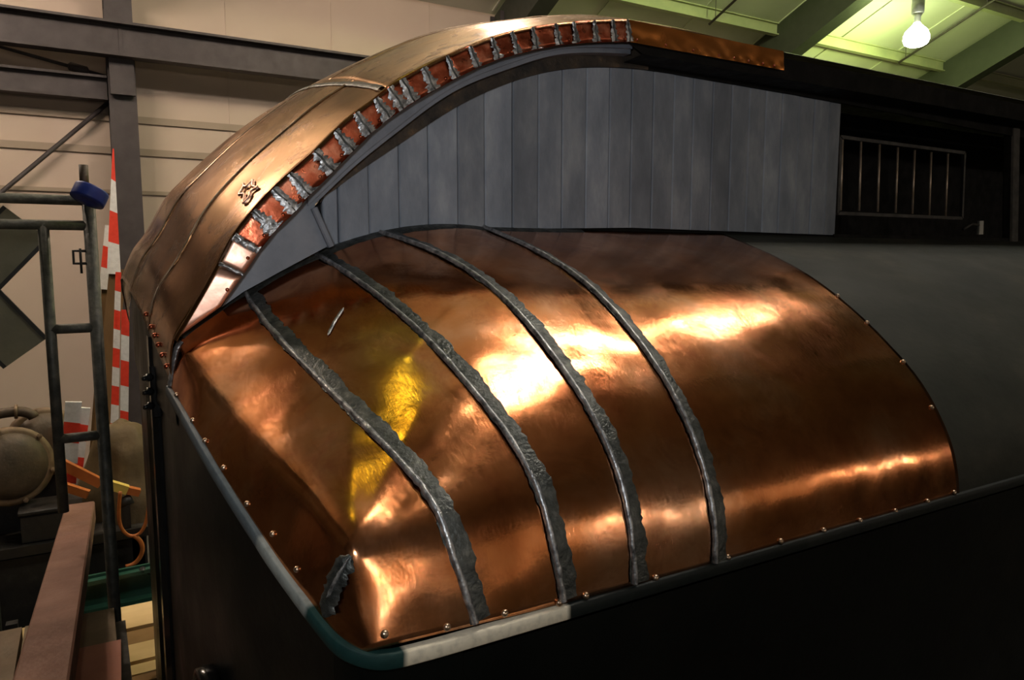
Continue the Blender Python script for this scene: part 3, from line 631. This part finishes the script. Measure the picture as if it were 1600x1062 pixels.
for k in range(len(xs)-1):
    a,b_=xs[k],xs[k+1]; pa=inner(a); pb=inner(b_)
    if k==0: pa=tuple(tipin); 
    if k==0: c=[(a,Ez(a)),(b_,Ez(b_)),pb,pa]
    else: c=[(a,Ez(a)),(b_,Ez(b_)),pb,pa]
    t=tabmesh('edge_tab',c,'copper_new' if k<2 else 'copper_red',car,.004+.0012*(k%2),.0015)
    mid=np.array([(c[2][0]*.62+c[3][0]*.38)*.80+(c[0][0]*.5+c[1][0]*.5)*.2,(c[2][1]*.62+c[3][1]*.38)*.80+(c[0][1]*.5+c[1][1]*.5)*.2])
    if k<9 or k%3==0: stud('nail',NAIL,t,(mid[0],float(yb(mid[0]))-.0085,mid[1]),(0,-1,0),.0042)
    # solder smeared over the slit at the tab's upper end
    ax=np.array([b_,float(Ez(b_))]); bx=np.array(pb); al=unit(np.array([bx[1]-ax[1],-(bx[0]-ax[0])])); al=al if al[0]>0 else -al
    wd=(.004 if k==0 else .008 if k==1 else .017 if k<12 else .011)
    n=22; V=[]
    L0=ragged(n,wd*.95,wd*.65,300+k,9); L1=ragged(n,wd*.95,wd*.6,340+k,9)
    for i in range(n):
        a2=.03+.95*i/(n-1); p=ax*(1-a2)+bx*a2; fan=.45+.75*a2 if k>1 else 1
        for j in range(6):
            e=-max(L0[i],.002)*fan+(max(L0[i],.002)+max(L1[i],.002))*fan*j/5; qd=p+al*e
            V.append((qd[0],float(yb(qd[0]))-.0092-.0022*(1-(2*j/5-1)**2)+.0016*noise.noise(Vector((qd[0]*120,qd[1]*120,k))),qd[1]))
    sp=mesh('solder_patch',V,gridfaces(n,6),'solder',t)
    mesh('slit_ridge',*[ (lambda VF:VF[0])(tube([(ax[0]*(1-s)+bx[0]*s+.0015*math.sin(s*9+k),float(yb(ax[0]))-.0115,ax[1]*(1-s)+bx[1]*s) for s in np.linspace(.02,.98,8)],.0022,6)), tube([(ax[0]*(1-s)+bx[0]*s+.0015*math.sin(s*9+k),float(yb(ax[0]))-.0115,ax[1]*(1-s)+bx[1]*s) for s in np.linspace(.02,.98,8)],.0022,6)[1] ],'solder_dark',t)
# folded edge lip joining hood and tabs
lx=np.linspace(oe[0,0],1.27,120); V=[]
for x in lx:
    nx,nz=normal_at(min(max(x,.17),1.26)); z=float(Ez(x))
    for a,y in ((.0,.006),(-.002,.0),(-.001,-.006),(.006,-.0085)): V.append((x+nx*a,float(yb(x))+y,z+nz*a))
mesh('edge_fold',V,gridfaces(120,4),'copper_hood',car)
# plain copper strip past the last tab
a,b_=1.268,1.872; nX=50; V=[]
for i in range(nX):
    x=a+(b_-a)*i/(nX-1)
    for j in range(9):
        s=j/8; dn=.0025*math.exp(-((s-.86)/.12)**2)*math.cos((x-a)*2*math.pi/.052)*(.4+.6*i/nX)
        V.append((x,YB-.006-.004*s+dn+.0015*noise.noise(Vector((x*22,s*2,1))),.618-.057*s))
st=mesh('edge_strip',V,gridfaces(nX,9),'copper_strip',car)
for x in (1.30,1.40,1.50,1.60,1.66,1.72,1.78,1.83): stud('nail',NAIL,st,(x,YB-.010,.569),(0,-1,0),.004)
# ---- grey arch trim under the tabs, dark rebate behind it, corner plate
def band(xs_,z0,z1,y,yd,name,m,parent=car):
    V=[]
    for x,a,b_ in zip(xs_,z0,z1): V+=[(x,y+yd,a),(x,y,a),(x,y,b_),(x,y+yd,b_)]
    return mesh(name,V,[(4*i+q,4*(i+1)+q,4*(i+1)+q+1,4*i+q+1) for i in range(len(xs_)-1) for q in range(3)]+[(0,1,2,3)],m,parent,False)
tl=np.array([PY(*p,1.655) for p in [(470,338),(485,324),(552,260),(623,203),(709,142),(802,104),(874,84),(981,83)]])
txx,tzz=fitcurve(tl); xx=np.linspace(.432,1.33,90); tz=np.interp(xx,txx,tzz)
upz=np.interp(xx,ix,iz)+.02
band(xx,upz,tz+.010,1.645,.05,'arch_trim','trim_primer')
band(xx,tz+.014,tz-.002,1.652,.04,'arch_bead','trim_primer')
# dark rebate
bt=np.array([PY(*p,1.685) for p in [(500,318),(527,292),(624,225),(716,165),(801,127),(878,108),(985,106),(1110,125),(1311,160),(1600,217)]])
bx_,bz_=fitcurve(bt); x2=np.r_[np.linspace(.47,1.42,90),np.linspace(1.5,12,20)]; bz=np.interp(x2,bx_,bz_,right=bt[-1,2])
lz=np.interp(x2,np.r_[xx,12],np.r_[tz,.555])+.03
band(x2[:90],lz[:90],bz[:90],1.683,.012,'arch_liner','liner_rust'); band(x2[89:],lz[89:],bz[89:],1.683,.012,'arch_liner','black_wood')
# black fascia behind/below the strip and on along the car
one('fascia',([(1.20,YB+.002,.600),(12,YB+.002,.612),(12,YB+.002,.54),(1.33,YB+.002,.54),(1.20,1.70,.600),(12,1.70,.612),(12,1.70,.535),(1.33,1.70,.535)],[(0,1,2,3),(3,2,6,7),(0,4,5,1)]),'black_wood',car)
# corner plate
cpx=[(346,478),(365,455),(380,430),(406,390),(427,362),(459,332),(485,302),(497,290),(516,384),(440,420),(372,457)]
V=[PY(*p,1.650) for p in [(346,480),(378,428),(404,388),(425,360),(457,330),(483,300),(500,286),(491,326),(515,383),(440,423),(380,456)]]
V=[np.array(p) for p in V]; n=len(V); Vb=[p+np.array([0,.03,0]) for p in V]
mesh('corner_plate',V+Vb,[tuple(range(n))]+[(i,(i+1)%n,n+(i+1)%n,n+i) for i in range(n)],'plate_primer',car,False)
a,b_=PY(489,325,1.652),PY(516,385,1.652); one('plate_end',prism(bevrect(.014,.03,.003),a,b_,(0,1,0)),'trim_primer',car)
# ---- boards of the clerestory
BX=[503,527.6,576,624,670,716,758,801,841,878,915,951,985,1018,1050,1080,1110,1139,1166,1192,1217,1243,1267,1290,1308]
bX=[PY(x,300,YC)[0] for x in BX]; bX=[bX[0]]+bX[1:]
base=np.array([PY(*p,YC) for p in [(500,395),(515,388),(580,376),(640,365),(735,356),(985,354),(1310,366)]])
cw=one('clerestory_wall',([(.45,1.712,-.1),(2.29,1.712,-.1),(2.29,1.712,.58),(1.3,1.712,.575),(1.0,1.712,.52),(.75,1.712,.40),(.45,1.712,.10)],[(0,1,2,3,4,5,6)]),'black_wood',car)
for k in range(len(bX)-1):
    a,b_=bX[k]+.0007,bX[k+1]-.0007; zb=float(np.interp((a+b_)/2,base[:,0],base[:,2]))-(.002+.004*(k%3)) ; zl,zr=[float(np.interp(t,bx_,bz_,right=.53))+.045 for t in (a,b_)]
    if k==0: zl=.16
    zl=min(zl,.58); zr=min(zr,.58)
    yo=YC-.002*random.random()-(.004 if k==1 else 0); bv=.0032; zb0=float(np.interp(a,base[:,0],base[:,2]))-.003; zb1=float(np.interp(b_,base[:,0],base[:,2]))-.003
    V=[(a,yo+bv,zb0),(a+bv,yo,zb0),(b_-bv,yo,zb1),(b_,yo+bv,zb1),(a,yo+bv,zl),(a+bv,yo,zl),(b_-bv,yo,zr),(b_,yo+bv,zr),(a,yo+.016,zb0),(b_,yo+.016,zb1),(a,yo+.016,zl),(b_,yo+.016,zr)]
    mesh('board',V,[(0,1,5,4),(1,2,6,5),(2,3,7,6),(8,0,4,10),(3,9,11,7),(0,8,9,3,2,1),(4,5,6,7,11,10)],'board_primer',cw,False)
# ---- open bay past the boards: wire grille, post, latch
rc=one('bay_back',prism(rect(.02,.7),(2.2,2.15,.27),(12,2.15,.27)),'black_wood',car)
gq=[PY(*p,1.725) for p in [(1312,214),(1506,239),(1502,341),(1308,333)]]
gr=MB()
for i in range(4): gr.add(*prism(rect(.012,.012),gq[i],gq[(i+1)%4],(0,1,0)))
gr=gr.build('window_grille','frame_grey',car)
tp=[(252,372),(362,384),(472,400),(580,418),(680,434),(778,446),(877,455)]; bt_=[(240,792),(350,794),(460,800),(566,806),(665,812),(765,820),(862,827)]
for (a,b_),(c,d_) in zip(tp,bt_): one('bar',tube([PY(1250+a/3.794,120+b_/3.794,1.722),PY(1250+c/3.794,120+d_/3.794,1.722)],.0042,8),'bar_metal',gr,True)
one('post',prism(bevrect(.06,.04,.006),PY(1578,380,1.70),PY(1581,200,1.70),(0,1,0)),'frame_grey',car)
lt=one('latch',prism(bevrect(.012,.03,.002),PY(1531,366,1.66),PY(1532,345,1.66)),'galvanised',car); one('latch_arm',tube([PY(1505,358,1.66),PY(1518,350,1.66),PY(1531,352,1.66)],.006,8),'frame_grey',lt,True)
one('sill',prism(rect(.06,.03),(2.28,1.72,.062),(12,1.72,.062)),'black_wood',car)

# ================================================================== LEFT OF THE CAR
# ---- scaffold frame
YS=3.46
sc=empty('scaffold',(-.3,YS,-H)); tag(sc,'grey steel tube scaffold frame standing beside the end of the car','scaffold')
def vx(px,py): return PY(px,py,YS)[0]
xp=vx(145,420); xi=vx(78,500)
one('post',tube([(xp,YS,-H),(xp,YS,PY(145,290,YS)[2])],.024,14),'pipe_paint',sc,True)
one('coupling_pin',tube([(xp-.01,YS,PY(140,300,YS)[2]),(xp-.01,YS,PY(138,258,YS)[2])],.017,12),'drum_brown',sc,True)
one('post',tube([(xi,YS,PY(95,800,YS)[2]),(xi,YS,PY(65,348,YS)[2])],.020,14),'pipe_paint',sc,True)
one('post',tube([(xp-1.5,YS,-H),(xp-1.5,YS,PY(145,290,YS)[2])],.024,14),'pipe_paint',sc,True)
one('post',tube([(xp-1.5+(xp-xi),YS,PY(95,800,YS)[2]),(xp-1.5+(xp-xi),YS,PY(65,348,YS)[2])],.020,14),'pipe_paint',sc,True)
for px,py,x0 in ((60,311,xp-1.5),(60,351,xp-1.5),(115,513,xi),(120,683,xi)):
    z=PY(px,py,YS)[2]; one('rung',tube([(x0,YS,z),(xp,YS,z)],.020,12),'pipe_paint',sc,True)
z0=PY(130,392,YS)[2]; one('lock_clip',tube([(xp-.02,YS-.01,z0),(xp-.065,YS-.01,z0),(xp-.065,YS-.01,z0-.05),(xp-.02,YS-.01,z0-.05)],.006,8),'machine_dark',sc,True)
one('lock_pin',tube([(xp-.04,YS-.012,z0+.01),(xp-.04,YS-.012,z0-.09)],.005,8),'machine_dark',sc,True)
p=PY(140,305,YS-.09); tp_=lathe([(.040,-.026),(.062,-.026),(.063,-.02),(.063,.02),(.062,.026),(.040,.026),(.040,-.026)],p,(.42,.25,.88),32)
tag(one('tape_roll',tp_,'blue_tape',None,True),'roll of blue tape hung over the top corner of the scaffold','tape roll')
# ---- crossed boards
cb=empty('crossed_boards',PY(-45,450,4.85)+np.array([0,.1,0])); tag(cb,'pair of broad grey green boards crossing in an X behind the scaffold','crossed boards')
c0=PY(-62,452,4.85)
for a in ((42,348),(40,552)):
    e1=PY(*a,4.85); d=e1-c0; o=c0-d; th=0 if a[1]<400 else .03
    one('board',prism(rect(.24,.022),o+(0,th,0),e1+(0,th,0),(0,1,0)),'cross_board',cb)
    dd,s,u=frame(d,(0,1,0))
    for sg in (-1,1): one('edge_strip',prism(rect(.02,.034),o+s*sg*.125+(0,th,0),e1+s*sg*.125+(0,th,0),(0,1,0)),'cross_edge',cb)
one('post',tube([(c0[0],c0[1]+.09,-H),(c0[0],c0[1]+.09,c0[2]+.3)],.05,12),'cross_edge',cb,True)
# ---- striped boards and planks leaning on the column
def striped(name,a,b_,w0,w1,n,label,first=0,th=.02,y=8.6,y2=None,cat='striped board'):
    p0,p1=PY(*a,y),PY(*b_,y2 or y); mb=MB(); d=p1-p0
    _,s,u=frame(d,(0,1,0))
    for i in range(n):
        t0,t1=i/n,(i+1)/n; sl=.35
        q=[]
        for t in (t0,t1):
            wd=w0+(w1-w0)*t
            for sg in (-1,1): q.append(p0+d*min(max(t+(sg*sl*.12/n if 0<t<1 else 0),0),1)+s*sg*wd/2)
        f=[q[0],q[1],q[3],q[2]]; bk=[v+u*th for v in f]
        mb.add(f+bk,[(0,1,2,3),(7,6,5,4),(0,4,5,1),(1,5,6,2),(2,6,7,3),(3,7,4,0)],(i+first)%2)
    o=mb.build(name,['red_tape','white_tape']); return tag(o,label,cat)
def PYF(px,Y): # the floor point below a pixel column at Y
    v=ray(px,900); return 900
def lean(px,y): # pixel row of the floor at this Y
    return None
striped('striped_board',(177,232),(178,428),.012,.13,4,'tall tapering red and white striped board leaning on the steel column',0,.02,8.85)
striped('striped_board',(170,352),(163,452),.07,.10,3,'short red and white striped board behind the tall tapering one',1,.02,9.05)
striped('striped_board',(185,425),(171,975),.05,.10,19,'narrow red and white striped board standing above the brown tarp',0,.02,8.3)
striped('striped_board',(196,484),(191,985),.07,.07,13,'thin red and white striped board close against the black end of the car',0,.02,8.0)
striped('striped_board',(115,628),(104,786),.10,.10,5,'grey and red striped board standing behind the scaffold rungs',1,.03,5.92)
striped('striped_board',(130,637),(110,790),.09,.10,6,'bright white and red striped post leaning behind the scaffold rungs',1,.03,6.0)
def plank(a,b_,wd,y,m,label,th=.04):
    p0,p1=PY(*a,y),PY(*b_,y); return tag(one('leaning_plank',prism(rect(wd,th),p0,p1,(0,1,0)),m),label,'plank')
plank((184,420),(136,937),.16,8.9,'wood_brown','long brown plank leaning behind the striped boards')
plank((168,440),(131,930),.10,9.1,'wood_brown','thin brown plank leaning beside the long brown plank')
# ---- workbench with drums, tarp, slats
YBn=5.6; zt=-1.80
wbn=empty('workbench',(-.9,YBn,-H)); tag(wbn,'dark steel bench carrying old drums behind the scaffold','bench')
one('top',prism(rect(1.0,.06),(-2.6,YBn+.15,zt),(.30,YBn+.15,zt)),'machine_dark',wbn)
for x in (-2.5,-1.2,.2):
    for y in (YBn-.28,YBn+.58): one('leg',prism(rect(.07,.07),(x,y,-H),(x,y,zt-.03)),'machine_dark',wbn)
one('front_panel',prism(rect(.03,1.5),(-2.55,YBn-.3,zt-.8),(.25,YBn-.3,zt-.8)),'machine_dark',wbn)
one('shelf',prism(rect(.8,.04),(-2.55,YBn+.15,-2.7),(.25,YBn+.15,-2.7)),'machine_dark',wbn)
def drum(c,ax,r,L,label):
    e=empty('drum',(c[0],c[1],zt+.03)); tag(e,label,'drum','old drums on the bench')
    one('shell',lathe([(r*.96,-L),(r,-L+.02),(r,0)],c,ax,32),'drum_brown',e,True)
    one('rim',lathe([(r*.97,-.035),(r*1.09,-.03),(r*1.09,.02),(r*.97,.025)],c,ax,32),'rim_brown',e,True)
    one('end_plate',lathe([(r*.96,.0),(r*.9,.035),(r*.6,.065),(r*.25,.078),(.01,.08)],c,ax,32),'drum_brown',e,True)
    d,s,u=frame(ax)
    for k in range(6):
        t=k*math.pi/3+.3; q=np.array(c)+d*.02+(math.cos(t)*s+math.sin(t)*u)*r*1.03; one('bolt',lathe([(.016,0),(.016,.02),(.004,.022)],q,ax,6),'rim_brown',e)
    one('foot',prism(rect(.2,.12),np.array(c)-d*L*.5-(0,0,r*.8),(c[0]-d[0]*L*.5,c[1]-d[1]*L*.5,zt+.03),(0,1,0)),'machine_dark',e)
    return e
cA=PY(16,728,YBn-.15); drum(cA,(.35,-.9,.12),.225,.4,'front rusty drum with a raised bolted rim behind the scaffold')
cB=PY(70,690,YBn+.52); drum(cB,(.35,-.9,.12),.225,.12,'rear rusty drum with a smooth domed end beneath the pipe')
pp=curve([PY(-60,655,YBn+.42),PY(0,646,YBn+.42),PY(35,643,YBn+.42),PY(50,648,YBn+.42),PY(53,652,YBn+.42)],24); e=empty('pipe_elbow',pp[-1]); tag(e,'rusty pipe elbow bending down onto the rear drum','pipe')
one('pipe',tube(pp,.035,12),'drum_brown',e,True); one('flange',tube([pp[8],pp[10]],.055,12),'rim_brown',e,True); one('flange',tube([pp[16],pp[17]],.05,12),'rim_brown',e,True)
# tarp heaped over something on the bench end: a draped sheet
n1_,n2_=36,30; V=[]; ct=PY(205,700,YBn+.1); ct[2]=zt+.03
for i in range(n1_):
    a=2*math.pi*i/n1_
    for j in range(n2_):
        s=j/(n2_-1); hgt=.62*(1-s**1.5); rr=.045+.30*s**.62
        fold=1+.17*s*math.sin(a*5+1.2+2*s)+.10*s*math.sin(a*11+.3+3*s)+.05*math.sin(a*19+5*s)*s+.10*noise.noise(Vector((math.cos(a)*1.5,math.sin(a)*1.5,s*3)))
        V.append((ct[0]-.06*(1-s)+rr*fold*math.cos(a),ct[1]+rr*fold*math.sin(a)*.9,ct[2]+hgt+.03*noise.noise(Vector((a,s*4,9)))*(s<.95)))
Fc=[(i*n2_+j,((i+1)%n1_)*n2_+j,((i+1)%n1_)*n2_+j+1,i*n2_+j+1) for i in range(n1_) for j in range(n2_-1)]+[tuple(i*n2_ for i in range(n1_))[::-1]]
tag(mesh('tarp_cover',V,Fc,'tarp',None,True),'brown canvas tarp heaped on the bench beside the car','tarp')
# slats and level
def slat(a,b_,y0,y1,w_,th,m,label,nm='slat',cat='slat',group=None):
    return tag(one(nm,prism(rect(w_,th),PY(*a,y0),PY(*b_,y1)),m),label,cat,group)
bxp=PY(80,784,5.42); bxe=empty('tool_chest',(bxp[0],5.42,zt+.03)); tag(bxe,'dark metal chest under the orange slats on the bench','chest')
one('body',prism(bevrect(.26,bxp[2]-.03-(zt+.03),.01),(bxp[0]-.16,5.42,(zt+.03+bxp[2]-.03)/2),(bxp[0]+.16,5.42,(zt+.03+bxp[2]-.03)/2)),'machine_dark',bxe); one('lid',prism(bevrect(.28,.03,.008),(bxp[0]-.17,5.42,bxp[2]-.015),(bxp[0]+.17,5.42,bxp[2]-.015)),'machine_dark',bxe)
slat((92,722),(158,755),5.42,5.40,.05,.06,'orange','long orange wooden slat lying on the bench above the short one')
slat((92,757),(138,772),5.34,5.30,.04,.05,'orange','short orange wooden slat below the long orange one')
lv=empty('painted_bar',PY(200,760,5.3)); tag(lv,'short bar painted half yellow and half orange below the tarp','bar')
one('yellow_part',prism(rect(.06,.055),PY(172,757,5.3),PY(199,765,5.3)),'yellow',lv); one('orange_part',prism(rect(.06,.045),PY(199,765,5.3),PY(218,769,5.3)),'orange',lv)
one('jaw',tube([PY(186,788,5.3),PY(206,778,5.3)],.035,10),'frame_grey',lv,True)
q_=PY(196,786,5.3); one('stand',prism(rect(.05,.05),(q_[0],5.3,zt+.03),(q_[0],5.3,q_[2]),(0,1,0)),'machine_dark',lv)
# hanging orange hose loop
hp=curve([PY(*p,5.20) for p in [(188,768),(186,810),(192,828),(204,837),(218,833),(228,815),(232,790),(231,772)]],40)
hz=empty('hose_loop',hp[20]); tag(hz,'orange rubber hose hanging in a loop below the painted bar','hose')
one('loop',tube(hp,.011,10),'orange',hz,True); one('tail',tube(curve([PY(*p,5.20) for p in [(210,837),(219,845),(222,862),(210,880),(196,885)]],20),.014,10),'orange',hz,True)
# green channel frame
gz0=PZ(200,890,-2.55)
def gp(px,py): return PY(px,py,5.05)
gf=empty('green_channel',gp(200,900)); tag(gf,'dark green painted steel channel lying across behind the scaffold post','channel')
one('web',prism(rect(.02,.24),gp(85,940),gp(262,902)),'green_steel',gf)
one('top_lip',prism(rect(.06,.025),gp(85,918)-(0,.03,0),gp(262,880)-(0,.03,0)),'green_steel',gf)
one('bottom_lip',prism(rect(.07,.028),gp(85,960)-(0,.04,0),gp(262,923)-(0,.04,0)),'green_steel',gf)
for px in (222,234): one('bolt',lathe([(.022,0),(.022,.03),(.01,.04)],gp(px,888)-(0,.02,0),(0,-1,0),8),'frame_grey',gf)
for x in (-.5,.25): one('support',prism(rect(.06,.06),(x,5.10,-H),(x,5.10,gp(200,940)[2])),'machine_dark',gf)
# lumber pile on the floor
LZ=[(945,-2.62,'lumber'),(985,-2.75,'lumber_dark'),(1008,-2.84,'lumber'),(1035,-2.95,'lumber'),(1055,-3.05,'lumber_dark')]
for k,(py,y,wd,th,m,lab) in enumerate(((962,4.62,.30,.05,'lumber','uppermost pale plank of the lumber pile below the green channel'),
        (998,4.36,.19,.05,'lumber_dark','dark brown plank between two pale planks of the lumber pile'),
        (1020,4.15,.19,.05,'lumber','pale plank of the lumber pile in front of the dark brown one'),
        (1046,3.98,.10,.04,'lumber','narrow pale batten at the front of the lumber pile'),
        (1062,3.88,.07,.04,'lumber_dark','narrow dark batten in front of the narrow pale batten'))):
    p=PY(235,py,y); tag(one('lumber_plank',prism(rect(wd,th),(p[0]-1.3,y+.001*k,p[2]),(p[0]+.05,y+.001*k,p[2])),m),lab,'plank')
tr=empty('trestle',(-.4,4.3,-H)); tag(tr,'dark trestle under the lumber pile','trestle')
zl=PY(235,1060,3.96)[2]
for x in (-.9,-.05):
    a=PY(235,962,4.62); b_=PY(235,1060,3.96)
    one('rail',prism(rect(.07,.07),(x,4.75,min(a[2],b_[2])-.10),(x,3.84,min(a[2],b_[2])-.10)),'machine_dark',tr)
    for y in (3.95,4.7): one('leg',prism(rect(.06,.06),(x,y,-H),(x,y,min(a[2],b_[2])-.12)),'machine_dark',tr)
# scaffold platform planks and the red timber
zp=-1.72; zp=zp*3.25/PZ(178,949,zp)[1]; pr=PZ(178,949,zp); pL=PZ(5,980,zp)
tag(one('scaffold_plank',prism(rect(.30,.05),(pr[0]-.15,pr[1],zp-.025),(pr[0]-.15,.9,zp-.025)),'plank'),'worn brown scaffold plank between the red timber and the car','plank')
tag(one('scaffold_plank',prism(rect(.42,.05),(pr[0]-.52,pr[1],zp-.025),(pr[0]-.52,.9,zp-.025)),'plank'),'wide worn brown scaffold plank under the red timber, away from the car','plank')
fr=empty('scaffold_trestle',(pr[0]-.35,2.2,-H)); tag(fr,'dark steel trestle carrying the scaffold planks','trestle')
for y in (1.1,pr[1]-.15):
    one('bearer',tube([(pr[0]-.85,y,zp-.075),(pr[0]+.0,y,zp-.075)],.025,10),'pipe_paint',fr,True)
    for x in (pr[0]-.8,pr[0]-.03): one('leg',tube([(x,y,-H),(x,y,zp-.07)],.025,10),'pipe_paint',fr,True)
one('side_rail',prism(rect(.035,.09),(pr[0]+.02,pr[1]-.02,zp-.098),(pr[0]+.02,.9,zp-.098)),'frame_grey',fr)
p0=PD(126,800,3.9); p1=PD(50,1160,1.75)
tag(one('red_timber',prism(bevrect(.135,.10,.006),p0,p1),'red_timber'),'thick reddish brown painted timber lying lengthwise over the scaffold planks','timber')
tag(one('pink_board',prism(rect(.16,.025),PZ(150,1012,zp+.014),PZ(140,1180,zp+.014)),'pink_board'),'flat pinkish red board lying on the scaffold plank beside the timber','board')
